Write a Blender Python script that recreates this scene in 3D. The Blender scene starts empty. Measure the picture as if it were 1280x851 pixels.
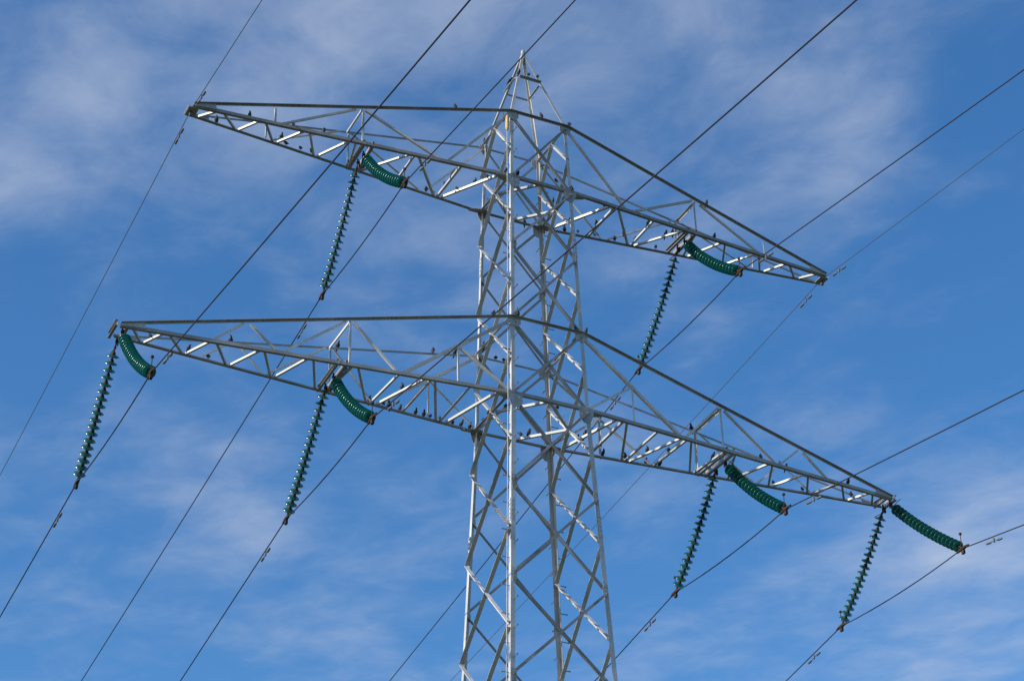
import bpy, bmesh, math, random
from mathutils import Vector, Matrix
random.seed(7)
SC = bpy.context.scene
COL = SC.collection
S = 0.9                       # metres per design unit
R = math.radians

# ------------------------------------------------------------------ materials
def new_mat(name):
    m = bpy.data.materials.new(name); m.use_nodes = True
    nt = m.node_tree; nt.nodes.clear()
    out = nt.nodes.new('ShaderNodeOutputMaterial')
    p = nt.nodes.new('ShaderNodeBsdfPrincipled')
    nt.links.new(p.outputs[0], out.inputs[0])
    return m, nt, p
def noise(nt, scale, detail=4, rough=.6, coord='Object', vec=(1, 1, 1)):
    tc = nt.nodes.new('ShaderNodeTexCoord'); mp = nt.nodes.new('ShaderNodeMapping')
    mp.inputs['Scale'].default_value = vec
    n = nt.nodes.new('ShaderNodeTexNoise')
    n.inputs['Scale'].default_value = scale; n.inputs['Detail'].default_value = detail
    n.inputs['Roughness'].default_value = rough
    nt.links.new(tc.outputs[coord], mp.inputs[0]); nt.links.new(mp.outputs[0], n.inputs['Vector'])
    return n.outputs['Fac']
def ramp(nt, fac, stops):
    r = nt.nodes.new('ShaderNodeValToRGB'); e = r.color_ramp.elements
    while len(e) < len(stops): e.new(.5)
    for el, (p, c) in zip(e, stops):
        el.position = p; el.color = (*c, 1)
    nt.links.new(fac, r.inputs[0]); return r.outputs[0]
def mixc(nt, fac, a, b, mode='MIX'):
    m = nt.nodes.new('ShaderNodeMix'); m.data_type = 'RGBA'; m.blend_type = mode
    if isinstance(fac, float): m.inputs[0].default_value = fac
    else: nt.links.new(fac, m.inputs[0])
    nt.links.new(a, m.inputs[6]); nt.links.new(b, m.inputs[7]); return m.outputs[2]

def steel(name, lo, hi, rough, bloom=.6):
    m, nt, p = new_mat(name)
    big = ramp(nt, noise(nt, 1.3, 5, .65), [(.34, lo), (.62, hi)])
    fine = ramp(nt, noise(nt, 22, 3, .6), [(.3, (.93, .93, .92)), (.7, (1.03, 1.03, 1.02))])
    c = mixc(nt, 1.0, big, fine, 'MULTIPLY')
    dirt = ramp(nt, noise(nt, 4.2, 6, .7), [(.60, (0, 0, 0)), (.72, (1, 1, 1))])
    brown = nt.nodes.new('ShaderNodeRGB'); brown.outputs[0].default_value = (.17, .15, .125, 1)
    df = nt.nodes.new('ShaderNodeMath'); df.operation = 'MULTIPLY'; df.inputs[1].default_value = .35
    nt.links.new(dirt, df.inputs[0])
    c = mixc(nt, df.outputs[0], c, brown.outputs[0])
    # each bar weathers a little differently, with pale zinc bloom and bird droppings
    oi = nt.nodes.new('ShaderNodeObjectInfo')
    var = ramp(nt, oi.outputs['Random'], [(0, (.80, .79, .77)), (.5, (.97, .97, .97)), (1, (1.12, 1.12, 1.13))])
    c = mixc(nt, 1.0, c, var, 'MULTIPLY')
    drop = ramp(nt, noise(nt, 7.5, 5, .65, 'Object', (1, 1, .45)), [(.63, (0, 0, 0)), (.68, (1, 1, 1))])
    pale = nt.nodes.new('ShaderNodeRGB'); pale.outputs[0].default_value = (.68, .67, .64, 1)
    dm = nt.nodes.new('ShaderNodeMath'); dm.operation = 'MULTIPLY'; dm.inputs[1].default_value = bloom
    nt.links.new(drop, dm.inputs[0])
    c = mixc(nt, dm.outputs[0], c, pale.outputs[0])
    nt.links.new(c, p.inputs['Base Color'])
    p.inputs['Metallic'].default_value = .12
    p.inputs['Roughness'].default_value = rough
    return m
def plain(name, col, rough=.5, metal=0, var=.25, sc=18):
    m, nt, p = new_mat(name)
    a = tuple(c * (1 - var) for c in col); b = tuple(min(1, c * (1 + var)) for c in col)
    nt.links.new(ramp(nt, noise(nt, sc, 4, .6), [(.3, a), (.7, b)]), p.inputs['Base Color'])
    p.inputs['Roughness'].default_value = rough; p.inputs['Metallic'].default_value = metal
    if rough >= .7: p.inputs['Specular IOR Level'].default_value = .2
    return m
M = {}
M['steel'] = steel('galvanised_steel', (.395, .385, .37), (.58, .57, .55), .5)
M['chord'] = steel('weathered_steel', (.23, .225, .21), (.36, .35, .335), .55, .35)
M['dull'] = steel('dull_steel', (.20, .20, .20), (.32, .32, .32), .5, .4)
M['plate'] = steel('plate_steel', (.30, .30, .29), (.42, .42, .41), .5)
M['bolt'] = plain('bolt_steel', (.22, .22, .21), .45, .3)
M['cap'] = plain('rusty_iron', (.055, .034, .026), .75, .1, .5, 40)
M['clamp'] = plain('rusty_clamp', (.045, .03, .024), .7, .15, .4, 30)
M['damper'] = plain('damper_iron', (.12, .115, .11), .55, .3, .3)
M['wire'] = plain('aged_cable_with_painted_shade', (.022, .022, .042), .6, .3, .15)  # aged aluminium, with the cable's shaded side put into its dark navy colour
M['earth'] = plain('earth_cable', (.075, .075, .085), .55, .3, .15)
M['bird'] = plain('black_feathers', (.006, .0055, .007), .6, 0, .5, 60)
M['rope'] = plain('pale_rope', (.55, .53, .47), .8)
M['sleeve'] = plain('yellow_sleeve', (.60, .38, .13), .6)
M['concrete'] = plain('concrete', (.32, .31, .29), .9, 0, .2, 5)
m, nt, p = new_mat('green_glass')
nt.links.new(ramp(nt, noise(nt, 9, 2), [(.3, (.005, .105, .10)), (.7, (.012, .16, .15))]), p.inputs['Base Color'])
p.inputs['Roughness'].default_value = .25; p.inputs['Specular IOR Level'].default_value = .65
p.inputs['IOR'].default_value = 1.5
p.inputs['Transmission Weight'].default_value = .25
tl = nt.nodes.new('ShaderNodeBsdfTranslucent'); tl.inputs[0].default_value = (.018, .36, .32, 1)
ms = nt.nodes.new('ShaderNodeMixShader'); ms.inputs[0].default_value = .42
nt.links.new(p.outputs[0], ms.inputs[1]); nt.links.new(tl.outputs[0], ms.inputs[2])
nt.links.new(ms.outputs[0], [n for n in nt.nodes if n.type == 'OUTPUT_MATERIAL'][0].inputs[0])
M['glass'] = m
m, nt, p = new_mat('meadow')
g = ramp(nt, noise(nt, .05, 8, .65), [(.35, (.026, .038, .013)), (.5, (.04, .05, .022)), (.68, (.07, .066, .036))])
nt.links.new(g, p.inputs['Base Color']); p.inputs['Roughness'].default_value = .95
M['meadow'] = m

# ------------------------------------------------------------------ mesh helpers
def V(p): return Vector(p) * S
def build(name, bm, mat, parent=None, smooth=False):
    me = bpy.data.meshes.new(name); bm.normal_update(); bm.to_mesh(me); bm.free()
    mats = mat if isinstance(mat, (list, tuple)) else [mat]
    for k in mats: me.materials.append(k)
    if smooth:
        for f in me.polygons: f.use_smooth = True
    o = bpy.data.objects.new(name, me); COL.objects.link(o)
    if parent: o.parent = parent
    return o
def empty(name, label=None, cat=None, group=None, parent=None, loc=(0, 0, 0)):
    o = bpy.data.objects.new(name, None); COL.objects.link(o); o.empty_display_size = .3
    o.location = loc
    tag(o, label, cat, group)
    if parent: o.parent = parent
    return o
def tag(o, label=None, cat=None, group=None, kind=None):
    if label: o['label'] = label
    if cat: o['category'] = cat
    if group: o['group'] = group
    if kind: o['kind'] = kind
    return o
def prism(bm, ring0, ring1, mi=0):
    a = [bm.verts.new(v) for v in ring0]; b = [bm.verts.new(v) for v in ring1]; n = len(a)
    fs = [bm.faces.new(a[::-1]), bm.faces.new(b)]
    for i in range(n): fs.append(bm.faces.new((a[i], a[(i + 1) % n], b[(i + 1) % n], b[i])))
    for f in fs: f.material_index = mi
_k = 0
def angle(bm, p0, p1, u, v, w=.075, t=.009, pull0=0., pull1=0., off=None, w2=None):
    """one steel angle bar: heel along p0-p1 (design units), flanges of width w metres towards u and towards v"""
    global _k; _k += 1
    a = V(p0); b = V(p1); d = (b - a).normalized()
    a = a + d * pull0; b = b - d * pull1
    u = Vector(u); u = (u - d * u.dot(d)).normalized()
    v = Vector(v); v = (v - d * v.dot(d)); v = (v - u * v.dot(u)).normalized()
    j = ((_k * 37) % 23) * .00021
    o = (u + v) * j
    if off is not None: o = o + Vector(off)
    w2 = w2 or w; prof = [(0, 0), (w, 0), (w, t), (t, t), (t, w2), (0, w2)]
    r0 = [a + o + u * x + v * y for x, y in prof]; r1 = [b + o + u * x + v * y for x, y in prof]
    if (u.cross(v)).dot(d) < 0: r0.reverse(); r1.reverse()
    prism(bm, r0, r1)
def tube(bm, pts, rads, seg=8, mi=0, caps=True):
    """tube through metre-space points"""
    pts = [Vector(p) for p in pts]
    if not isinstance(rads, (list, tuple)): rads = [rads] * len(pts)
    rings = []; n0 = None
    for i, p in enumerate(pts):
        d = (pts[min(i + 1, len(pts) - 1)] - pts[max(i - 1, 0)]).normalized()
        if n0 is None:
            n0 = d.orthogonal().normalized()
        n0 = (n0 - d * n0.dot(d)).normalized(); b = d.cross(n0)
        rings.append([bm.verts.new(p + (n0 * math.cos(2 * math.pi * k / seg) + b * math.sin(2 * math.pi * k / seg)) * rads[i]) for k in range(seg)])
    for r0, r1 in zip(rings, rings[1:]):
        for k in range(seg):
            f = bm.faces.new((r0[k], r0[(k + 1) % seg], r1[(k + 1) % seg], r1[k])); f.material_index = mi
    if caps:
        bm.faces.new(rings[0][::-1]).material_index = mi; bm.faces.new(rings[-1]).material_index = mi
def lathe(bm, prof, mat, seg=20, mi=0):
    """profile [(r, h)] turned about local z then moved by a matrix"""
    rings = []
    for r, h in prof:
        if r < 1e-6: rings.append([bm.verts.new(mat @ Vector((0, 0, h)))])
        else: rings.append([bm.verts.new(mat @ Vector((r * math.cos(2 * math.pi * k / seg), r * math.sin(2 * math.pi * k / seg), h))) for k in range(seg)])
    for a, b in zip(rings, rings[1:]):
        for k in range(seg):
            x = [a[k % len(a)], a[(k + 1) % len(a)], b[(k + 1) % len(b)], b[k % len(b)]]
            x = [q for i, q in enumerate(x) if q not in x[:i]]
            if len(x) > 2: bm.faces.new(x).material_index = mi
def ball(bm, c, r, mi=0):
    lathe(bm, [(0, -r), (r * .7, -r * .7), (r, 0), (r * .7, r * .7), (0, r)], Matrix.Translation(c), 10, mi)
def plate(bm, pts, n, t=.012):
    """thick plate from a convex outline in design units"""
    n = Vector(n).normalized() * t
    p = [V(q) for q in pts]
    nn = (p[1] - p[0]).cross(p[2] - p[0])
    if nn.dot(n) < 0: p.reverse()
    prism(bm, p, [q + n for q in p])
def boltheads(bm, pts, n, r=.016, h=.016):
    n = Vector(n).normalized()
    for q in pts:
        c = V(q); mt = Matrix.Translation(c) @ n.to_track_quat('Z', 'Y').to_matrix().to_4x4()
        lathe(bm, [(r, 0), (r, h), (0, h)], mt, 6)
def box(bm, c, ax, ay, az):
    c = Vector(c); ax = Vector(ax); ay = Vector(ay); az = Vector(az)
    r = [c - ax - ay - az, c + ax - ay - az, c + ax + ay - az, c - ax + ay - az]
    prism(bm, r, [q + az * 2 for q in r])

# ------------------------------------------------------------------ pylon geometry (design units)
Z = {1: 0.0, 2: 2.0946, 3: 6.2535, 4: 8.2989, 5: 9.8902, 6: 11.0641}
GZ = -25.4                    # ground level
W4, W1 = .7977, 1.0
def hw(z):
    if z <= 0: return 1 + .0408 * -z
    if z <= Z[4]: return W1 + (W4 - W1) * z / Z[4]
    return W4 + (.03 - W4) * (z - Z[4]) / (Z[6] - Z[4])
SX = {'A': -1, 'B': 1, 'C': -1, 'D': 1}; SY = {'A': -1, 'B': -1, 'C': 1, 'D': 1}
def leg(c, z): w = hw(z); return Vector((SX[c] * w, SY[c] * w, z))
FACES = {'AB': Vector((0, -1, 0)), 'CD': Vector((0, 1, 0)), 'AC': Vector((-1, 0, 0)), 'BD': Vector((1, 0, 0))}

pylon = empty('lattice_pylon', 'tall galvanised steel lattice pylon with two cross arms and a pointed peak', 'pylon', loc=(0, 0, GZ * S))
OFF = Vector((0, 0, -GZ * S))
def part(name, bm, mat, parent=None, label=None, smooth=False):
    """part of the pylon: pylon is an Empty at ground level, so parts directly under it move up by -GZ"""
    o = build(name, bm, mat, parent or pylon, smooth)
    if parent is None: o.location = OFF
    if label: o['label'] = label
    return o

legs = {}
for c in 'ABCD':
    bm = bmesh.new()
    u = (-SX[c], 0, 0); v = (0, -SY[c], 0)
    angle(bm, leg(c, GZ + .3), leg(c, 0), u, v, .098, .012)
    angle(bm, leg(c, 0), leg(c, Z[3]), u, v, .082, .010)
    angle(bm, leg(c, Z[3]), leg(c, Z[4] + .08), u, v, .072, .009)
    for zz in (-3.0, 4.6):       # splice covers with bolts
        for uu, nn in ((Vector(u), -Vector(v)), (Vector(v), -Vector(u))):
            b0 = leg(c, zz - .28); b1 = leg(c, zz + .28)
            o = nn * .004
            plate(bm, [b0 + uu * .012 + o, b0 + uu * .085 + o, b1 + uu * .085 + o, b1 + uu * .012 + o], nn, .008)
            boltheads(bm, [b0.lerp(b1, f) + uu * q + nn * .016 for f in (.1, .3, .5, .7, .9) for q in (.032, .068)], nn, .011, .010)
    legs[c] = part('leg', bm, M['steel'])
    bm = bmesh.new()
    angle(bm, leg(c, Z[4] + .03), leg(c, Z[6]), u, v, .060, .007)
    part('peak_leg', bm, M['steel'])
    bm = bmesh.new()
    q = leg(c, GZ) * S
    lathe(bm, [(.55, -.4), (.55, .22), (.48, .30), (0, .30)], Matrix.Translation(q), 24)
    part('foundation', bm, M['concrete'])
bm = bmesh.new()
lathe(bm, [(0, -.08), (.04, -.08), (.055, 0), (.04, .05), (0, .06)], Matrix.Translation(V((0, 0, Z[6] + .02))), 12)
part('peak_cap', bm, M['plate'])

# step bolts: sub-parts of the two climbing legs
bm = bmesh.new(); tube(bm, [(0, 0, -.01), (0, 0, .15)], .0105, 6); tube(bm, [(0, 0, .15), (0, 0, .163)], .018, 6)
sb = build('step_bolt', bm, M['bolt'], legs['A'])
def put_bolt(c, z, k, first=[True]):
    n, u = ((0, SY[c], 0), (-SX[c], 0, 0)) if k % 2 else ((SX[c], 0, 0), (0, -SY[c], 0))
    o = sb if first[0] else sb.copy()
    if not first[0]: COL.objects.link(o); o.parent = legs[c]
    first[0] = False
    n = Vector(n)
    o.location = V(leg(c, z)) + Vector(u) * .07
    o.rotation_mode = 'QUATERNION'; o.rotation_quaternion = n.to_track_quat('Z', 'Y')
for c in 'AD':
    for k in range(47):
        put_bolt(c, 8.05 - .34 * k, k)

def brace(f, p0, p1, name='diagonal_brace', w=.065, out=True, mat='steel', pull=.05, low=None, flat=False, lay=0):
    """one angle bar in a tower face; its outstanding flange sits on the lower edge"""
    n = FACES[f]; p0 = Vector(p0); p1 = Vector(p1); d = (p1 - p0).normalized()
    u = d.cross(n)
    if low is None:
        if abs(u.z) > 1e-4 and u.z < 0: u = -u
    elif u.dot(Vector(low)) > 0: u = -u
    bm = bmesh.new()
    nn = n if out else -n
    angle(bm, p0 - u * w * .5 / S, p1 - u * w * .5 / S, u, nn, w, .007, pull, pull, off=nn * (.003 + .011 * lay))
    ln = (p1 - p0).length * S
    sd = n * (.003 + .011 * lay) / S if not out else n * (.010 + .011 * lay) / S
    boltheads(bm, [p0 + d * q / S + sd + u * (w * .02) for q in (.085, .135, ln - .135, ln - .085)], n, .011, .013)
    return part(name, bm, M[mat])

ACZ = [5.2, 3.16, 1.06]
LOWAC = [-1.15, -3.46, -5.82, -8.3]
ABZ = [Z[4], Z[3], 4.26, Z[2], 0.0, -2.3, -4.62, -7.0, -9.4]
lower = bmesh.new()
for f in ('AB', 'CD'):
    p, q = f
    for z0, z1 in zip(ABZ, ABZ[1:]):
        brace(f, leg(p, z0), leg(q, z1), w=.054, out=False, lay=1, mat='dull')
        brace(f, leg(p, z1), leg(q, z0), w=.054, out=True, low=(0, 0, -1), mat='dull')
for f in ('AC', 'BD'):
    p, q = f; out = (f == 'AC')
    mid = lambda z: (leg(p, z) + leg(q, z)) / 2
    y = Vector((0, 1, 0))
    def br(a, b, lay=0): brace(f, a, b, w=.088, out=out, low=(0, -1, 0), lay=lay)
    br(mid(Z[4]), leg(p, 7.24)); br(mid(Z[4]), leg(q, 7.24)); br(leg(p, 7.24), mid(Z[3])); br(leg(q, 7.24), mid(Z[3]))
    br(mid(Z[3]), leg(p, ACZ[0])); br(mid(Z[3]), leg(q, ACZ[0]))
    for z0, z1 in zip(ACZ, ACZ[1:]):
        br(leg(p, z0), leg(q, z1), 0); br(leg(q, z0), leg(p, z1), 1)
    br(leg(p, ACZ[2]), mid(0)); br(leg(q, ACZ[2]), mid(0))
    br(mid(0), leg(p, LOWAC[0])); br(mid(0), leg(q, LOWAC[0]))
    for z0, z1 in zip(LOWAC, LOWAC[1:]):
        br(leg(p, z0), leg(q, z1), 0); br(leg(q, z0), leg(p, z1), 1)
    for lev, w in ((5, .045), (4, .062), (3, .066), (2, .058), (1, .068)):
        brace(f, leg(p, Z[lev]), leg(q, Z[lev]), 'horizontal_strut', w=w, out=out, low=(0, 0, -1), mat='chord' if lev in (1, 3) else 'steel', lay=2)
for f in ('AB', 'CD'):
    brace(f, leg(f[0], Z[5]), leg(f[1], Z[5]), 'horizontal_strut', w=.052, out=True, low=(0, 0, 1), mat='chord', lay=2)
# plan diamonds inside the tower at both arm undersides
for lev in (1, 3):
    z = Z[lev]
    ms = [(leg(a, z) + leg(b, z)) / 2 for a, b in ('AB', 'BD', 'DC', 'CA')]
    for a, b in zip(ms, ms[1:] + ms[:1]):
        bm = bmesh.new(); d = (b - a).normalized(); u = Vector((-d.y, d.x, 0))
        if u.y < 0: u = -u
        angle(bm, a, b, u, (0, 0, 1), .056, .007, .05, .05, off=(0, 0, .012))
        part('plan_brace', bm, M['steel'])
# small node plates along the legs of the two wide faces
for f in ('AB', 'CD'):
    for c in f:
        for zn in ABZ[2:3] + ABZ[5:8]:
            h = leg(c, zn) + FACES[f] * .004; I = Vector((-SX[c], 0, 0)); K = Vector((0, 0, 1)); bm = bmesh.new()
            plate(bm, [h + I * .03 + K * .17, h + I * .13 + K * .13, h + I * .15, h + I * .13 - K * .13, h + I * .03 - K * .17], FACES[f], .008)
            boltheads(bm, [h + FACES[f] * .010 + I * .06 + K * q for q in (-.1, -.04, .04, .1)], FACES[f], .012, .013)
            part('gusset_plate', bm, M['plate'])
# lattice below the picture down to the footings
lz = [-9.4]
while lz[-1] > GZ + 1: lz.append(max(lz[-1] - 2.6 * (1 + .03 * len(lz)), GZ + .4))
for f in FACES:
    p, q = f; n = FACES[f]
    for z0, z1 in zip([-8.3 if f in ('AC', 'BD') else -9.4] + lz[1:], lz[1:]):
        for a, b, k in ((leg(p, z0), leg(q, z1), 0), (leg(q, z0), leg(p, z1), 1)):
            d = (b - a).normalized(); angle(lower, a, b, d.cross(n), n, .07, .008, .05, .05, off=n * (.004 + .012 * k))
part('lower_lattice', lower, M['steel'])['kind'] = 'stuff'

# gusset plates where chords meet the legs
for c in 'ABCD':
    sx, sy = SX[c], SY[c]; n = Vector((0, sy, 0))
    for lev, (wd, up, dn) in {1: (.27, .06, .34), 3: (.24, .06, .28), 2: (.24, .07, .22), 4: (.22, .06, .22)}.items():
        h = leg(c, Z[lev]); h = h + n * .007
        I = Vector((-sx, 0, 0)); K = Vector((0, 0, 1))
        bm = bmesh.new()
        plate(bm, [h - I * .10 + K * up, h + I * wd + K * up, h + I * wd - K * dn * .6, h + I * .16 - K * dn, h + I * .0 - K * dn, h - I * .10 - K * dn * .3], n, .010)
        boltheads(bm, [h + n * .011 + I * x - K * zz for x, zz in ((.05, .05), (.05, .12), (.05, .2), (.12, .08), (.12, .16), (.19, .06), (.2, .12))], n, .014, .014)
        part('gusset_plate', bm, M['plate'])
        if lev in (1, 3):       # flat plate under the bottom chord, outside the leg
            bm = bmesh.new(); e = Vector((-sx * 0, -sy, 0)); q = leg(c, Z[lev]) - K * .016
            plate(bm, [q + I * .16, q - I * .36, q - I * .36 + e * .09, q - I * .10 + e * .20, q + I * .16 + e * .20], (0, 0, -1), .010)
            part('gusset_plate', bm, M['chord'])

# ------------------------------------------------------------------ cross arms
ARM = {'u': dict(lo=3, hi=4, X=8.72, ty=.184, zt=Z[3] + .0693, P=[8.05, 7.05, 5.95, 4.85], Q=[8.48, 7.5, 6.52, 5.45], hang=(4.38, 4.54)),
       'l': dict(lo=1, hi=2, X=9.936, ty=.2343, zt=-.0631, P=[9.67, 8.93, 7.88, 6.8, 5.72], Q=[9.27, 8.32, 7.28, 6.2], hang=(4.93, 5.07))}
INNER = {'u': [('Q', 4.27, 'P', 3.37), ('P', 3.3, 'Q', 3.3), ('Q', 2.2, 'P', 3.22), ('P', 2.1, 'Q', 2.12), ('Q', 2.03, 'P', 1.05), ('P', 4.78, 'Q', 4.56)],
         'l': [('P', 5.66, 'Q', 5.15), ('Q', 4.88, 'P', 4.74), ('P', 4.64, 'Q', 3.86), ('Q', 3.76, 'P', 3.66), ('Q', 3.62, 'P', 3.02), ('Q', 2.93, 'P', 2.91), ('P', 2.83, 'Q', 2.04), ('Q', 1.96, 'P', 1.98), ('Q', 1.80, 'P', 1.26)]}
FACEN = {'u': [(6.67, 4.67), (2.56, 4.60)], 'l': []}
def chordpt(k, sx, sy, x, top=False):
    a = ARM[k]; lev = a['hi'] if top else a['lo']
    w = hw(Z[lev]); tz = a['zt'] + (.05 if top else 0)
    t = (x - a['X']) / (w - a['X'])
    return Vector((sx * x, sy * (a['ty'] + (w - a['ty']) * t), tz + (Z[lev] - tz) * t))
for k in 'ul':
    a = ARM[k]
    bm = bmesh.new()
    for sy in (-1, 1):
        w1 = hw(Z[a['lo']]); w2 = hw(Z[a['hi']])
        n = Vector((0, sy, 0)); I = -n
        # bottom chord: heel on the outer lower edge; runs through the tower
        pts = [chordpt(k, -1, sy, a['X']), Vector((-w1, sy * w1, Z[a['lo']])), Vector((w1, sy * w1, Z[a['lo']])), chordpt(k, 1, sy, a['X'])]
        for i in range(3): angle(bm, pts[i], pts[i + 1], (0, 0, 1), I, .072, .008, off=n * (.020 if i != 1 else .022) + Vector((0, 0, -.004)))
        pts = [chordpt(k, -1, sy, a['X'], True), Vector((-w2, sy * w2, Z[a['hi']])), Vector((w2, sy * w2, Z[a['hi']])), chordpt(k, 1, sy, a['X'], True)]
        for i in range(3): angle(bm, pts[i], pts[i + 1], (0, 0, -1), n, .048, .007, w2=.062, off=n * .020 + Vector((0, 0, .03)))
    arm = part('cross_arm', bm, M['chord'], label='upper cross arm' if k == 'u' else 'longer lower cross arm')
    def sub(name, bm, mat='steel'): return part(name, bm, M[mat], arm)
    for sx in (-1, 1):
        P = lambda x: chordpt(k, sx, sx, x)        # left: P = front, right: P = rear (half-turn symmetry)
        Q = lambda x: chordpt(k, sx, -sx, x)
        seq = []
        if k == 'u':
            seq += [('Q', 8.5, 'P', 8.1)]
            for i in range(4):
                if i: seq.append(('Q', a['Q'][i - 1] - .03, 'P', a['P'][i] + .05))
                else: seq[0] = ('Q', 8.5, 'P', 8.12)
                seq.append(('P', a['P'][i] - .04, 'Q', a['Q'][i + 1] + .03 if i + 1 < 4 else 4.6))
            seq = [('Q', 8.5, 'P', 8.12), ('P', 8.02, 'Q', 7.53), ('Q', 7.48, 'P', 7.1), ('P', 7.0, 'Q', 6.56), ('Q', 6.5, 'P', 6.0), ('P', 5.92, 'Q', 5.48), ('Q', 5.42, 'P', 4.9)]
        else:
            seq = [('P', 9.67, 'Q', 9.33), ('Q', 9.27, 'P', 8.97), ('P', 8.88, 'Q', 8.36), ('Q', 8.3, 'P', 7.94), ('P', 7.84, 'Q', 7.32), ('Q', 7.26, 'P', 6.83), ('P', 6.77, 'Q', 6.24), ('Q', 6.18, 'P', 5.75)]
        for c0, x0, c1, x1 in seq + INNER[k]:
            p0 = P(x0) if c0 == 'P' else Q(x0); p1 = P(x1) if c1 == 'P' else Q(x1)
            bm = bmesh.new(); d = (p1 - p0).normalized(); u = Vector((-d.y, d.x, 0))
            # heel on the edge facing the front; other flange stands up
            if u.y < 0 or (abs(u.y) < .05 and u.x < 0): u = -u
            w = .047 if min(x0, x1) > 2.5 else .055
            angle(bm, p0, p1, u, (0, 0, 1), w, .006, .03, .03, off=Vector((0, 0, .010)) - u * w * .5)
            sub('lattice_brace', bm)
        # hanger beams between the two bottom chords
        for i, xh in enumerate(a['hang']):
            p0 = chordpt(k, sx, -1, xh); p1 = chordpt(k, sx, 1, xh - .03)
            o = Vector((sx * (1 if i else -1), 0, 0))
            bm = bmesh.new()
            angle(bm, p0, p1, o, (0, 0, 1), .055, .008, -.02, -.02, off=(0, 0, -.012))
            angle(bm, p0 + Vector((0, 0, .14)), p1 + Vector((0, 0, .14)), o, (0, 0, -1), .055, .008, -.02, -.02, off=(0, 0, -.012))
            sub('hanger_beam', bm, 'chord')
        # tip
        t0 = chordpt(k, sx, -1, a['X']); t1 = chordpt(k, sx, 1, a['X']); o = Vector((sx, 0, 0)); kz = Vector((0, 0, 1))
        if k == 'u':
            bm = bmesh.new()
            plate(bm, [t0 - o * .14 - kz * .012, t0 + o * .10 - kz * .012, t1 + o * .10 - kz * .012, t1 - o * .14 - kz * .012], (0, 0, -1), .012)
            plate(bm, [t0 + o * .10, t1 + o * .10, t1 + o * .10 + kz * .03, t0 + o * .10 + kz * .03], o, .012)
            sub('tip_plate', bm, 'chord')
        else:
            for i, dx in enumerate((-.13, .06)):
                bm = bmesh.new()
                q0 = t0 + o * dx + Vector((0, -.05, 0)); q1 = t1 + o * dx + Vector((0, .08, 0)); oo = o * (1 if i else -1)
                angle(bm, q0, q1, oo, (0, 0, 1), .055, .008, off=(0, 0, -.014))
                angle(bm, q0 + kz * .15, q1 + kz * .15, oo, (0, 0, -1), .055, .008, off=(0, 0, -.014))
                boltheads(bm, [q0.lerp(q1, f) + oo * .01 + kz * .07 for f in (.15, .3, .45, .6, .75)], oo, .016, .014)
                sub('tip_beam', bm, 'chord')
        for sy in (-1, 1):      # triangular cover where the chords meet at the tip
            bm = bmesh.new(); n = Vector((0, sy, 0))
            b0 = chordpt(k, sx, sy, a['X']) + n * .035; b1 = chordpt(k, sx, sy, a['X'] - .55) + n * .035; b2 = chordpt(k, sx, sy, a['X'] - .5, True) + n * .035; b3 = chordpt(k, sx, sy, a['X'], True) + n * .035
            plate(bm, [b0 + kz * .02, b1 + kz * .03, b2 + kz * .02, b3 + kz * .05], n, .008)
            boltheads(bm, [b0.lerp(b1, f) + kz * .07 + n * .009 for f in (.12, .3, .48, .66)], n, .012, .012)
            sub('tip_gusset', bm, 'plate')
        # side faces
        lo = lambda x, sy: chordpt(k, sx, sy, x) + Vector((0, 0, .05))
        hi = lambda x, sy: chordpt(k, sx, sy, x, True)
        def web(p0, p1, sy, w=.055, name='side_brace', lay=0):
            w *= .84; n = Vector((0, sy, 0)); d = (p1 - p0).normalized(); u = d.cross(n)
            if abs(u.z) < 1e-3:
                if u.x * sx > 0: u = -u
            elif u.z < 0: u = -u
            bm = bmesh.new(); angle(bm, p0 - u * w * .5 / S, p1 - u * w * .5 / S, u, -n, w, .006, .04, .04, off=-n * (.004 + .01 * lay))
            sub(name, bm)
        for sy in (-1, 1):
            if k == 'u':
                web(lo(6.76, sy), hi(6.76, sy), sy, .05); web(lo(6.65, sy), hi(4.74, sy), sy)
                web(lo(4.6, sy), hi(4.6, sy), sy, .055, lay=1); web(hi(4.58, sy), lo(2.6, sy), sy, .06)
                web(lo(2.48, sy), leg({(-1, -1): 'A', (1, -1): 'B', (-1, 1): 'C', (1, 1): 'D'}[(sx, sy)], Z[4] - .05), sy, .06)
            else:
                c = {(-1, -1): 'A', (1, -1): 'B', (-1, 1): 'C', (1, 1): 'D'}[(sx, sy)]
                web(lo(7.95, sy), hi(7.22, sy), sy); web(hi(7.14, sy), lo(6.45, sy), sy)
                web(lo(6.38, sy), hi(4.9, sy), sy); web(lo(4.82, sy), hi(4.82, sy), sy, .055, lay=1); web(hi(4.78, sy), lo(3.7, sy), sy, .06)
                e0 = lo(3.6, sy); e1 = leg(c, Z[2] - .06)
                web(e0, e1, sy, .08)
                mm = e0.lerp(e1, (3.6 - 2.26) / (3.6 - abs(e1.x)))
                web(lo(2.26, sy), mm, sy, .05, lay=1); web(mm, leg(c, Z[1] + .08), sy, .058, lay=1)
        xm = 4.66 if k == 'u' else 4.86
        bm = bmesh.new(); angle(bm, hi(xm, -1), hi(xm, 1), (-sx, 0, 0), (0, 0, -1), .055, .006, .02, .02); sub('cross_frame', bm)
        # transverse diagonals from the cross frame to the bottom chords' rear node

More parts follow.
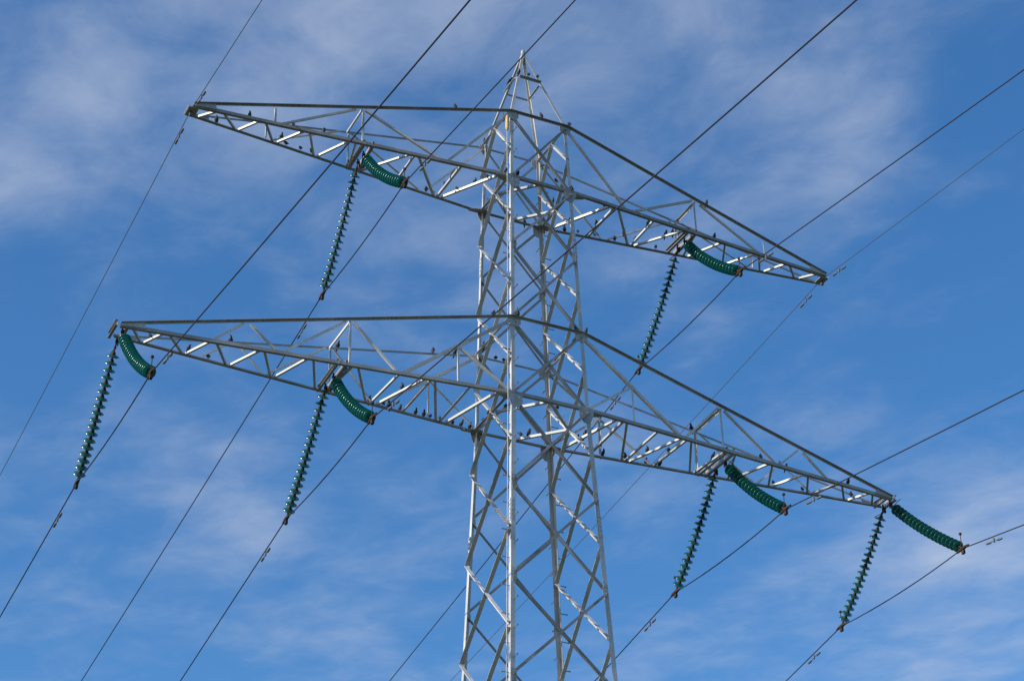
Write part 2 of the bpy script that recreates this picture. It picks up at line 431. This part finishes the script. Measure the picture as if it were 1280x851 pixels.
# ------------------------------------------------------------------ insulator strings (metres)
def disc_mesh():
    bm = bmesh.new()
    # glass shell: shallow bell with a ribbed underside; +z points to the cross arm
    lathe(bm, [(.040, .012), (.070, .004), (.105, -.010), (.124, -.026), (.1275, -.036), (.124, -.041), (.112, -.032), (.104, -.040), (.094, -.028), (.082, -.038), (.070, -.022), (.056, -.034), (.046, -.018), (.030, -.020)], Matrix(), 28)
    me = bpy.data.meshes.new('insulator_disc'); bm.to_mesh(me); bm.free(); me.materials.append(M['glass'])
    for f in me.polygons: f.use_smooth = True
    bm = bmesh.new()
    lathe(bm, [(0, .070), (.026, .070), (.036, .060), (.044, .030), (.050, .006), (.052, -.004), (.030, -.008), (.018, -.022), (.014, -.086), (0, -.086)], Matrix(), 14)
    mc = bpy.data.meshes.new('metal_cap'); bm.to_mesh(mc); bm.free(); mc.materials.append(M['cap'])
    for f in mc.polygons: f.use_smooth = True
    return me, mc
ME_DISC, ME_CAP = disc_mesh()
N_DISC = 18
def string_thing(top, clamp, outward, label, sag, wire_dir):
    """one string of cap-and-pin glass discs from a chord to the conductor clamp; design units in, metres out"""
    top = V(top); clamp = V(clamp)
    t = empty('insulator_string', label, 'insulator', 'glass disc insulator strings on the cross arms', loc=top)
    ch = clamp - top; Ln = ch.length; d = ch.normalized()
    nrm = (Vector((0, 0, -1)) - d * d.dot(Vector((0, 0, -1)))).normalized()
    pos = lambda s: ch * s + nrm * (sag * S * 4 * s * (1 - s))
    tan = lambda s: (pos(s + .01) - pos(s - .01)).normalized()
    
    # arc length table
    T = [i / 400 for i in range(401)]; arc = [0]
    for a, b in zip(T, T[1:]): arc.append(arc[-1] + (pos(b) - pos(a)).length)
    def at(l):
        for i in range(400):
            if arc[i + 1] >= l: return T[i] + (l - arc[i]) / (arc[i + 1] - arc[i]) / 400
        return 1.
    pitch = min(.160, max(.146, (arc[-1] - .50) / (N_DISC - 1))); tot = pitch * (N_DISC - 1)
    l0 = arc[-1] - tot - .22
    for i in range(N_DISC):
        s = at(l0 + pitch * i); q = tan(s)
        o = bpy.data.objects.new('insulator_disc', ME_DISC); COL.objects.link(o); o.parent = t
        o.location = pos(s); o.rotation_mode = 'QUATERNION'; o.rotation_quaternion = (-q).to_track_quat('Z', 'Y')
        c = bpy.data.objects.new('metal_cap', ME_CAP); COL.objects.link(c); c.parent = o
    s0 = at(l0); s1 = at(l0 + tot)
    bm = bmesh.new()       # shackle and link at the arm
    tube(bm, [pos(0) + Vector((0, 0, .10)), pos(0), pos(s0 * .5), pos(s0) - tan(s0) * .06], [.02, .02, .016, .016], 8)
    ball(bm, pos(0), .035); ball(bm, pos(s0 * .45), .03)
    box(bm, pos(0) + Vector((-.022, -.03, -.04)), (.006, 0, 0), (0, .03, 0), (0, 0, .07)); box(bm, pos(0) + Vector((.022, -.03, -.04)), (.006, 0, 0), (0, .03, 0), (0, 0, .07))
    build('shackle_link', bm, M['cap'], t)
    bm = bmesh.new()       # horn at the arm end
    e = Vector((0, outward, 0))
    tube(bm, [pos(s0 * .5), pos(s0 * .5) + e * .10 + Vector((0, 0, .02)), pos(s0 * .5) + e * .30 + Vector((0, 0, .05))], .009, 6)
    build('arcing_horn', bm, M['cap'], t)
    bm = bmesh.new()       # clamp at the conductor
    w = Vector(wire_dir).normalized()
    tube(bm, [pos(s1) + tan(s1) * .03, pos(1)], [.018, .022], 8)
    tube(bm, [pos(1) - w * .20 + Vector((0, 0, -.01)), pos(1) - w * .12 + Vector((0, 0, .0)), pos(1) + w * .0, pos(1) + w * .12, pos(1) + w * .20 + Vector((0, 0, -.012))], [.02, .032, .044, .032, .02], 8)
    box(bm, pos(1) + Vector((0, 0, -.085)), (.026, 0, 0), w * .04, (0, 0, .04))
    build('conductor_clamp', bm, M['clamp'], t)
    bm = bmesh.new()       # horn with a ball at the conductor end
    q = pos(1) - tan(.97) * .10
    tube(bm, [q, q + e * .05 + Vector((0, 0, .06)), q + e * .06 + Vector((0, 0, .27))], .0095, 6); ball(bm, q + e * .06 + Vector((0, 0, .29)), .036)
    build('arcing_horn', bm, M['cap'], t)
    return t

# name: x, hanger, near clamp, far clamp, near slope, far slope, far dx/dy
COND = {
 'UL': (-4.45, 'u', (-2.79, 3.70), (2.31, 3.73), .147, .140, -.0132),
 'UR': (4.44, 'u', (-2.59, 3.87), (2.52, 3.90), .157, .145, 0),
 'LLt': (-9.84, 'l', (-2.80, -2.59), (2.70, -2.40), .157, .140, -.0292),
 'LLm': (-4.99, 'l', (-2.51, -2.35), (2.65, -2.31), .147, .144, 0),
 'LRm': (5.11, 'l', (-2.56, -2.41), (2.49, -2.33), .161, .157, 0),
 'LRt': (9.99, 'l', (-2.60, -2.45), (2.54, -2.35), .176, .169, 0)}
WHERE = {'UL': 'left half of the upper cross arm', 'UR': 'right half of the upper cross arm', 'LLt': 'left tip of the lower cross arm',
         'LLm': 'left half of the lower cross arm', 'LRm': 'right half of the lower cross arm', 'LRt': 'right tip of the lower cross arm'}
ATT = {'UL': (-.17, .18), 'UR': (-.16, .19), 'LLt': (-.08, .34), 'LLm': (-.10, .40), 'LRm': (-.18, .26), 'LRt': (-.06, .23)}
SPAN = 330.
def wire_pts(p, sgn, m, dx, n=70):
    """sagging span from p away from the tower, towards sgn*y"""
    b = m / SPAN; out = []
    for i in range(1, n + 1):
        s = SPAN * (i / n) ** 1.6
        out.append(Vector((p[0] + sgn * s * dx, p[1] + sgn * s, p[2] - (m + .004) * s + b * s * s)))
    return out
def damper(path_pt, d, parent):
    """stockbridge damper hung under the wire at a point (metres)"""
    d = d.normalized(); bm = bmesh.new(); dn = Vector((0, 0, -1))
    box(bm, path_pt + dn * .085, d * .016, d.cross(dn).normalized() * .013, (0, 0, .050))
    a = path_pt + dn * .095
    tube(bm, [a - d * .20 + dn * .012, a, a + d * .20 + dn * .012], .010, 6)
    for s in (-1, 1):
        c = a + d * s * .20 + dn * .012
        tube(bm, [c - d * s * .095, c - d * s * .08, c + d * s * .03, c + d * s * .06], [.013, .024, .026, .016], 10)
    return build('vibration_damper', bm, M['damper'], parent)
for k, (x, a, n, f, mn, mf, dx) in COND.items():
    pn = Vector((x, n[0], n[1])); pf = Vector((x, f[0], f[1]))
    near = wire_pts(pn, -1, mn, 0); far = wire_pts(pf, 1, mf, dx)
    jump = [pf.lerp(pn, i / 8) + Vector((0, 0, -.10 * 4 * (i / 8) * (1 - i / 8))) for i in range(9)]
    pts = far[::-1] + jump + near
    t = empty('power_conductor', 'dark conductor cable clamped below the %s' % WHERE[k], 'cable', 'conductor cables of the power line', loc=V(pf))
    bm = bmesh.new(); tube(bm, [V(p) - V(pf) for p in pts], .0128, 7)
    build('cable', bm, M['wire'], t, True)
    for arr, p, dist in ((near, pn, 1.15), (far, pf, 1.35)):
        d = (arr[0] - p).normalized(); q = p
        prev = p; acc = 0
        for b in arr:
            if (b - p).length >= dist: q = prev.lerp(b, (dist - (prev - p).length) / (b - prev).length); d = b - prev; break
            prev = b
        damper(V(q) - V(pf), d, t)
    arm = ARM[a]; xt = min(abs(x), arm['X'])
    for sy, p, nm in ((-1, pn, 'near'), (1, pf, 'far')):
        c = chordpt(a, 1 if x > 0 else -1, sy, xt) ; top = Vector((x, ATT[k][0 if sy < 0 else 1], c.z - .03))
        look = ('curved green glass string on front rail, %s' if sy < 0 else 'spaced teal glass discs on rear rail, %s') % WHERE[k]
        string_thing(top, p, sy, look, {'LRt': .09, 'LRm': .12}.get(k, .15) if sy < 0 else .10, (0, 1, -.05))
# earth wires over the upper arm's tips
for sx, nm, dn, df in ((-1, 'left', -.0047, -.0148), (1, 'right', -.004, -.001)):
    p = Vector((sx * 8.72, 0, Z[3] + .10))
    near = wire_pts(p, -1, .100, dn * 1); far = wire_pts(p, 1, .100, df)
    t = empty('earth_wire', 'thin earth wire running over the %s tip of the upper cross arm' % nm, 'cable', 'thin earth wires of the power line', loc=V(p))
    bm = bmesh.new(); tube(bm, [V(q) - V(p) for q in far[::-1] + [p + Vector((0, .25, -.02)), p, p + Vector((0, -.25, -.02))] + near], .0085, 6)
    build('cable', bm, M['earth'], t, True)
    bm = bmesh.new(); tube(bm, [(0, -.16, -.02), (0, -.08, 0), (0, 0, 0), (0, .08, 0), (0, .16, -.02)], [.018, .034, .04, .034, .018], 8); box(bm, (0, 0, -.10), (.03, 0, 0), (0, .03, 0), (0, 0, .06))
    build('wire_clamp', bm, M['damper'], t)
    for arr, sgn, m, dd in ((near, -1, .10, dn), (far, 1, .10, df)):
        for s in (.80,):
            q = Vector((sgn * s * dd, sgn * s, -m * s - .02)); damper(V(q), Vector((dd, 1, -sgn * m)), t)

# rope beside the nearest leg
t = empty('hanging_rope', 'pale rope with a yellow sleeve hanging straight down beside the front pylon leg', 'rope', loc=V(leg('A', 8.05)))
q0 = leg('A', 8.05)
bm = bmesh.new()
tube(bm, [V(leg('A', z) + Vector((-.10, -.02, 0)) - q0) for z in (8.0, 6.25, 4, 2, 0, -3, -6, -9, -14, -19, -24)], .007, 6)
build('rope_strand', bm, M['rope'], t)
bm = bmesh.new(); tube(bm, [V(leg('A', z) + Vector((-.10, -.03, 0)) - q0) for z in (8.14, 8.1, 7.72, 7.66)], [.02, .042, .042, .02], 10)
build('sleeve', bm, M['sleeve'], t)

# ------------------------------------------------------------------ birds
def bird_mesh(lean, turn, plump):
    """perched starling-sized bird, 0.17 m: one loft from tail to bill, folded wings and two legs, feet at the origin, facing +x"""
    bm = bmesh.new()
    st = [(-.105, -.028, .004, .012), (-.085, -.010, .007, .016), (-.055, .018, .014, .018), (-.030, .044, .028, .027), (-.006, .070, .036, .035), (.014, .096, .036, .035),
          (.028, .118, .029, .029), (.036, .134, .024, .024), (.043, .148, .024, .023), (.052, .158, .020, .019), (.062, .161, .011, .011), (.074, .161, .0055, .0055), (.090, .159, .0012, .0012)]
    rings = []; seg = 10
    ca, sa = math.cos(lean), math.sin(lean)
    for i, (x, z, a, b) in enumerate(st):
        if i >= 7: y0 = (x - .036) * math.sin(turn); x = .036 + (x - .036) * math.cos(turn)
        else: y0 = 0
        if 2 < i < 7: a *= plump; b *= plump
        j0, j1 = max(0, i - 1), min(len(st) - 1, i + 1)
        d = Vector((st[j1][0] - st[j0][0], 0, st[j1][1] - st[j0][1])).normalized(); up = Vector((-d.z, 0, d.x))
        r = []
        for k in range(seg):
            an = 2 * math.pi * k / seg
            q = Vector((x, y0, z)) + up * math.sin(an) * a + Vector((0, 1, 0)) * math.cos(an) * b
            q = Vector((q.x * ca - (q.z - .03) * sa, q.y, q.x * sa + (q.z - .03) * ca + .03))
            r.append(bm.verts.new(q + Vector((0, 0, .012))))
        rings.append(r)
    for r0, r1 in zip(rings, rings[1:]):
        for k in range(seg): bm.faces.new((r0[k], r0[(k + 1) % seg], r1[(k + 1) % seg], r1[k]))
    bm.faces.new(rings[0][::-1]); bm.faces.new(rings[-1])
    for s in (-1, 1):
        tube(bm, [(-.004, s * .014, .055), (-.010, s * .014, .034), (.002, s * .014, .016), (.020, s * .014, .016)], [.008, .004, .003, .002], 5)
        pts = [(-.070, s * .016, .012), (-.040, s * .028, .045), (-.004, s * .037, .085), (.016, s * .033, .104)]
        P = [Vector((x * ca - (z - .03) * sa, y, x * sa + (z - .03) * ca + .042)) for x, y, z in pts]
        tube(bm, P, [.003, .011, .015, .005], 6)
    me = bpy.data.meshes.new('bird'); bm.normal_update(); bm.to_mesh(me); bm.free(); me.materials.append(M['bird'])
    for f in me.polygons: f.use_smooth = True
    return me
BM = [bird_mesh(.0, 0, 1), bird_mesh(.25, .9, 1.1), bird_mesh(.1, -.7, 1.0), bird_mesh(.18, -1.2, 1.2), bird_mesh(-.12, .2, 1.1)]
BIRDS=[
 ('front bottom rail of upper left arm',[(-7.38,-0.29,6.31),(-6.32,-0.38,6.30),(-0.96,-0.82,6.25)]),
 ('rear bottom rail of upper left arm',[(-8.02,0.24,6.32),(-6.22,0.39,6.30),(-5.84,0.42,6.30),(-5.56,0.44,6.30),(-4.57,0.52,6.29),(-4.18,0.56,6.28),(-2.42,0.70,6.27),(-2.23,0.72,6.27)]),
 ('rear face bracing of upper left arm',[(-6.35,0.38,6.48),(-5.26,0.45,7.04)]),
 ('underside cross bars of upper left arm',[(-2.10,0.30,6.26),(-2.10,-0.21,6.26),(-1.76,0.31,6.26),(-1.47,-0.13,6.26),(-1.28,-0.43,6.26)]),
 ('front top rail of upper left arm',[(-2.28,-0.68,7.93)]),
 ('left strut of tower at upper arm top',[(-0.80,0.70,8.30),(-0.80,-0.44,8.30)]),
 ('front strut of tower at upper arm underside',[(-0.64,-0.83,6.25),(0.84,-0.83,6.25)]),
 ('rear face bracing of upper right arm',[(1.26,0.77,7.74)]),
 ('diamond bars inside tower at upper arm underside',[(-0.48,-0.35,6.25),(0.65,-0.18,6.25)]),
 ('right strut of tower at upper arm underside',[(0.83,0.42,6.25),(0.83,-0.43,6.25)]),
 ('underside cross bars of upper right arm',[(1.40,0.31,6.26),(2.09,0.21,6.26),(1.92,-0.60,6.26),(2.92,0.28,6.27),(3.36,0.48,6.28),(3.32,-0.30,6.28),(3.96,-0.05,6.28),(4.08,-0.19,6.28),(4.22,-0.34,6.28)]),
 ('rear bottom rail of upper right arm',[(1.46,0.78,6.26),(1.83,0.75,6.26),(2.29,0.71,6.27),(2.86,0.67,6.27),(4.01,0.57,6.28)]),
 ('rear strut of tower at upper arm underside',[(0.38,0.83,6.25)]),
 ('left strut of tower at upper arm underside',[(-0.83,0.47,6.25)]),
 ('front strut of peak',[(-0.35,-0.40,9.89),(-0.08,-0.40,9.89),(0.17,-0.40,9.89)]),
 ('left strut of peak',[(-0.40,-0.02,9.89)]),
 ('front strut of tower at upper arm top',[(0.04,-0.80,8.30),(0.84,-0.80,8.30)]),
 ('front top rail of upper right arm',[(4.96,-0.48,7.26)]),
 ('front bottom rail of upper right arm',[(5.16,-0.48,6.29)]),
 ('underside cross bars of lower left arm',[(-9.18,0.08,-0.06),(-8.25,0.24,-0.05),(-4.76,-0.27,-0.03),(-3.31,-0.08,-0.02)]),
 ('rear bottom rail of lower left arm',[(-7.75,0.42,-0.05),(-4.75,0.68,-0.03),(-3.77,0.76,-0.02),(-3.44,0.79,-0.02),(-3.26,0.81,-0.02),(-2.97,0.83,-0.01),(-2.57,0.87,-0.01),(-2.36,0.88,-0.01),(-2.19,0.90,-0.01),(-1.93,0.92,-0.01),(-1.60,0.95,-0.00),(-1.36,0.97,-0.00),(-1.13,0.99,-0.00)]),
 ('rear top rail of lower left arm',[(-7.24,0.44,0.58),(-4.61,0.65,1.21),(-2.12,0.84,1.81),(-1.53,0.89,1.95)]),
 ('left strut of tower at lower arm top',[(-0.94,0.60,2.09)]),
 ('front top rail of lower left arm',[(-1.41,-0.90,1.98)]),
 ('rear strut of tower at lower arm top',[(-0.43,0.94,2.09),(-0.21,0.94,2.09)]),
 ('left strut of tower at lower arm underside',[(-1.00,0.54,0.00),(-1.00,0.20,0.00)]),
 ('diamond bars inside tower at lower arm underside',[(-0.78,-0.22,0.00),(0.14,0.86,0.00),(0.29,0.71,0.00),(0.34,-0.66,0.00)]),
 ('front strut of tower at lower arm top',[(-0.79,-0.94,2.09),(0.71,-0.94,2.09),(1.01,-0.94,2.09)]),
 ('right strut of tower at lower arm top',[(0.94,0.43,2.09),(0.94,-0.50,2.09)]),
 ('underside cross bars of lower right arm',[(1.45,0.46,-0.00),(1.53,0.21,-0.00),(2.07,0.50,-0.01),(2.04,0.16,-0.01),(3.22,0.24,-0.02),(3.71,0.07,-0.02),(4.81,-0.16,-0.03),(8.99,0.16,-0.06)]),
 ('rear bottom rail of lower right arm',[(2.36,0.88,-0.01),(2.94,0.83,-0.01),(3.48,0.79,-0.02),(3.86,0.75,-0.02),(6.93,0.49,-0.04),(7.72,0.42,-0.05)]),
 ('rear top rail of lower right arm',[(4.78,0.64,1.17),(6.65,0.49,0.73),(7.19,0.45,0.60),(7.36,0.44,0.55)]),
 ('front bottom rail of lower right arm',[(8.57,-0.35,-0.05)]),
]

ORD = ['first', 'second', 'third', 'fourth', 'fifth', 'sixth', 'seventh', 'eighth', 'ninth', 'tenth', 'eleventh', 'twelfth', 'thirteenth', 'fourteenth']
for phrase, pts in BIRDS:
    for i, p in enumerate(pts):
        o = bpy.data.objects.new('bird', random.choice(BM)); COL.objects.link(o)
        lift = .066 if 'bottom rail' in phrase or ('underside' in phrase and 'front' in phrase) else .034 if 'top rail' in phrase or ('top' in phrase and ('front' in phrase or 'rear strut' in phrase)) else .056 if 'cross bars' in phrase else .066 if 'diamond' in phrase else .034
        o.location = V(p) + Vector((0, math.copysign(.05, p[1]) if lift == .034 and abs(p[1]) > .3 and 'left' not in phrase.split(' strut')[0].split(' rail')[0] and 'right' not in phrase.split(' strut')[0].split(' rail')[0] else 0, lift - .014))
        rail = 'rail' in phrase
        o.rotation_euler = (0, 0, random.choice([R(90), R(-90), R(80), R(-110), R(60), R(-60)]) + random.uniform(-.4, .4))
        sc = random.uniform(.80, 1.0); o.scale = (sc, sc, sc)
        pos = 'only bird there' if len(pts) == 1 else 'leftmost of %d' % len(pts) if i == 0 else 'rightmost of %d' % len(pts) if i == len(pts) - 1 else ORD[i] + ' from the left'
        pos = pos.replace(' 2', ' two') if len(pts) == 2 else pos
        tag(o, 'black bird on %s, %s' % (phrase, pos), 'bird', 'black birds perched on the pylon')

# ------------------------------------------------------------------ ground
bm = bmesh.new()
rings = [0, 30, 80, 200, 600, 2000, 6000]; seg = 48; prev = None
for r in rings:
    cur = [bm.verts.new((r * math.cos(2 * math.pi * k / seg), r * math.sin(2 * math.pi * k / seg), GZ * S)) for k in range(seg)] if r else [bm.verts.new((0, 0, GZ * S))]
    if prev:
        for k in range(seg):
            if len(prev) == 1: bm.faces.new((prev[0], cur[k], cur[(k + 1) % seg]))
            else: bm.faces.new((prev[k], cur[k], cur[(k + 1) % seg], prev[(k + 1) % seg]))
    prev = cur
tag(build('ground', bm, M['meadow']), 'flat green meadow under the power line', None, None, 'structure')

# ------------------------------------------------------------------ camera
CAM = dict(pos=(-18.8792, -37.3784, -23.6511), yaw=.4576, pitch=.5539, roll=-.0184, f=2574.2)
cam = bpy.data.cameras.new('camera'); co = bpy.data.objects.new('camera', cam); COL.objects.link(co)
cy, sy_ = math.cos(CAM['yaw']), math.sin(CAM['yaw']); cp, sp = math.cos(CAM['pitch']), math.sin(CAM['pitch'])
fw = Vector((sy_ * cp, cy * cp, sp)); rt = Vector((cy, -sy_, 0)); up = rt.cross(fw)
cr, sr = math.cos(CAM['roll']), math.sin(CAM['roll'])
rt, up = rt * cr + up * sr, up * cr - rt * sr
co.matrix_world = Matrix(((rt.x, up.x, -fw.x, CAM['pos'][0] * S), (rt.y, up.y, -fw.y, CAM['pos'][1] * S), (rt.z, up.z, -fw.z, CAM['pos'][2] * S), (0, 0, 0, 1)))
cam.sensor_width = 36; cam.lens = 36 * CAM['f'] / 1280; cam.clip_start = .1; cam.clip_end = 20000
SC.camera = co

# ------------------------------------------------------------------ light
SUN_AZ = math.atan2(-.998, -.03)      # compass-like angle from +y of the direction towards the sun
SUN_EL = R(30)
sdir = Vector((math.sin(SUN_AZ) * math.cos(SUN_EL), math.cos(SUN_AZ) * math.cos(SUN_EL), math.sin(SUN_EL)))
sun = bpy.data.lights.new('sun', 'SUN'); so = bpy.data.objects.new('sun', sun); COL.objects.link(so)
sun.energy = 5.0; sun.angle = R(.53); sun.color = (1, .955, .88)
so.rotation_mode = 'QUATERNION'; so.rotation_quaternion = sdir.to_track_quat('Z', 'Y'); so.location = (0, 0, 60)

w = bpy.data.worlds.new('World'); SC.world = w; w.use_nodes = True
nt = w.node_tree; nt.nodes.clear(); N = nt.nodes; Lk = nt.links.new
out = N.new('ShaderNodeOutputWorld'); bg = N.new('ShaderNodeBackground'); Lk(bg.outputs[0], out.inputs[0])
sky = N.new('ShaderNodeTexSky'); sky.sky_type = 'NISHITA'; sky.sun_disc = False
sky.sun_elevation = SUN_EL; sky.sun_rotation = SUN_AZ; sky.altitude = 50; sky.air_density = 1.0; sky.dust_density = .5; sky.ozone_density = 3.0
bg.inputs['Strength'].default_value = .15
tc = N.new('ShaderNodeTexCoord'); sep = N.new('ShaderNodeSeparateXYZ'); Lk(tc.outputs['Generated'], sep.inputs[0])
def math_(op, a, b=None, clamp=False):
    n = N.new('ShaderNodeMath'); n.operation = op; n.use_clamp = clamp
    for i, q in enumerate((a, b)):
        if q is None: continue
        if isinstance(q, (int, float)): n.inputs[i].default_value = q
        else: Lk(q, n.inputs[i])
    return n.outputs[0]
zz = math_('MAXIMUM', sep.outputs[2], .04)
# high cloud layer: directions projected on a flat sheet far above, so it sits at infinity
cx = math_('DIVIDE', sep.outputs[0], zz); cyy = math_('DIVIDE', sep.outputs[1], zz)
comb = N.new('ShaderNodeCombineXYZ'); Lk(cx, comb.inputs[0]); Lk(cyy, comb.inputs[1])
def cloud_noise(scale, rot, sx, sy, detail, rough, dist, loc=(0, 0, 0)):
    mp = N.new('ShaderNodeMapping'); mp.vector_type = 'TEXTURE'; mp.inputs['Rotation'].default_value = (0, 0, rot); mp.inputs['Scale'].default_value = (sx, sy, 1); mp.inputs['Location'].default_value = loc
    Lk(comb.outputs[0], mp.inputs[0])
    n = N.new('ShaderNodeTexNoise'); n.inputs['Scale'].default_value = scale; n.inputs['Detail'].default_value = detail; n.inputs['Roughness'].default_value = rough; n.inputs['Distortion'].default_value = dist
    Lk(mp.outputs[0], n.inputs['Vector']); return n.outputs['Fac']
def mrange(v, a, b, c=0., d=1.):
    n = N.new('ShaderNodeMapRange'); n.interpolation_type = 'SMOOTHSTEP'
    Lk(v, n.inputs[0]); n.inputs[1].default_value = a; n.inputs[2].default_value = b; n.inputs[3].default_value = c; n.inputs[4].default_value = d
    return n.outputs[0]
ROT = R(-68)
n1 = cloud_noise(3.4, ROT, 1.25, 1, 8, .55, .25)
n2 = cloud_noise(10.0, ROT, 1.15, 1, 8, .60, .3, (3, 1, 0))
base = math_('ADD', math_('MULTIPLY', n1, .58), math_('MULTIPLY', n2, .42))
# thicker banks of the thin cloud, each a soft patch of sky (direction, radius, weight)
PATCH = [(0.138,0.796,0.589,0.109,0.18), (0.233,0.734,0.638,0.117,0.15), (0.312,0.696,0.646,0.117,0.16), (0.266,0.848,0.458,0.058,0.16), (0.290,0.781,0.553,0.058,0.06), (0.346,0.755,0.557,0.066,0.10), (0.403,0.673,0.620,0.089,0.08), (0.485,0.643,0.592,0.070,0.11), (0.424,0.718,0.552,0.058,0.05), (0.570,0.719,0.398,0.093,0.15), (0.596,0.678,0.430,0.062,0.10), (0.328,0.855,0.402,0.078,0.05), (0.166,0.835,0.525,0.078,-0.12), (0.169,0.866,0.472,0.062,-0.06), (0.559,0.629,0.540,0.085,-0.10), (0.531,0.681,0.504,0.051,-0.05), (0.539,0.579,0.612,0.066,-0.08), (0.213,0.785,0.581,0.047,-0.05)]
acc = None
for dx_, dy_, dz_, rad, wt in PATCH:
    vm = N.new('ShaderNodeVectorMath'); vm.operation = 'DISTANCE'; Lk(tc.outputs['Generated'], vm.inputs[0]); vm.inputs[1].default_value = (dx_, dy_, dz_)
    g = mrange(vm.outputs['Value'], 0, rad, wt, 0.)
    acc = g if acc is None else math_('ADD', acc, g)
cov = math_('ADD', math_('ADD', math_('MULTIPLY', math_('SUBTRACT', base, .5), 1.12), .5), acc)
dens = mrange(cov, .41, 1.0, .02, .74)
mx = N.new('ShaderNodeMix'); mx.data_type = 'RGBA'; Lk(dens, mx.inputs[0])
hs = N.new('ShaderNodeHueSaturation'); hs.inputs['Saturation'].default_value = 1.29; hs.inputs['Value'].default_value = 1.02; hs.inputs['Hue'].default_value = .502
Lk(sky.outputs[0], hs.inputs['Color']); Lk(hs.outputs[0], mx.inputs[6])
mx.inputs[7].default_value = (3.35, 3.72, 4.45, 1)
Lk(mx.outputs[2], bg.inputs[0])

SC.view_settings.view_transform = 'Standard'; SC.view_settings.look = 'None'; SC.view_settings.exposure = .2; SC.view_settings.gamma = 1
SC.view_settings.use_curve_mapping = False
SC.render.engine = 'CYCLES'
SC.cycles.max_bounces = 8; SC.cycles.transmission_bounces = 8
SC.render.film_transparent = False
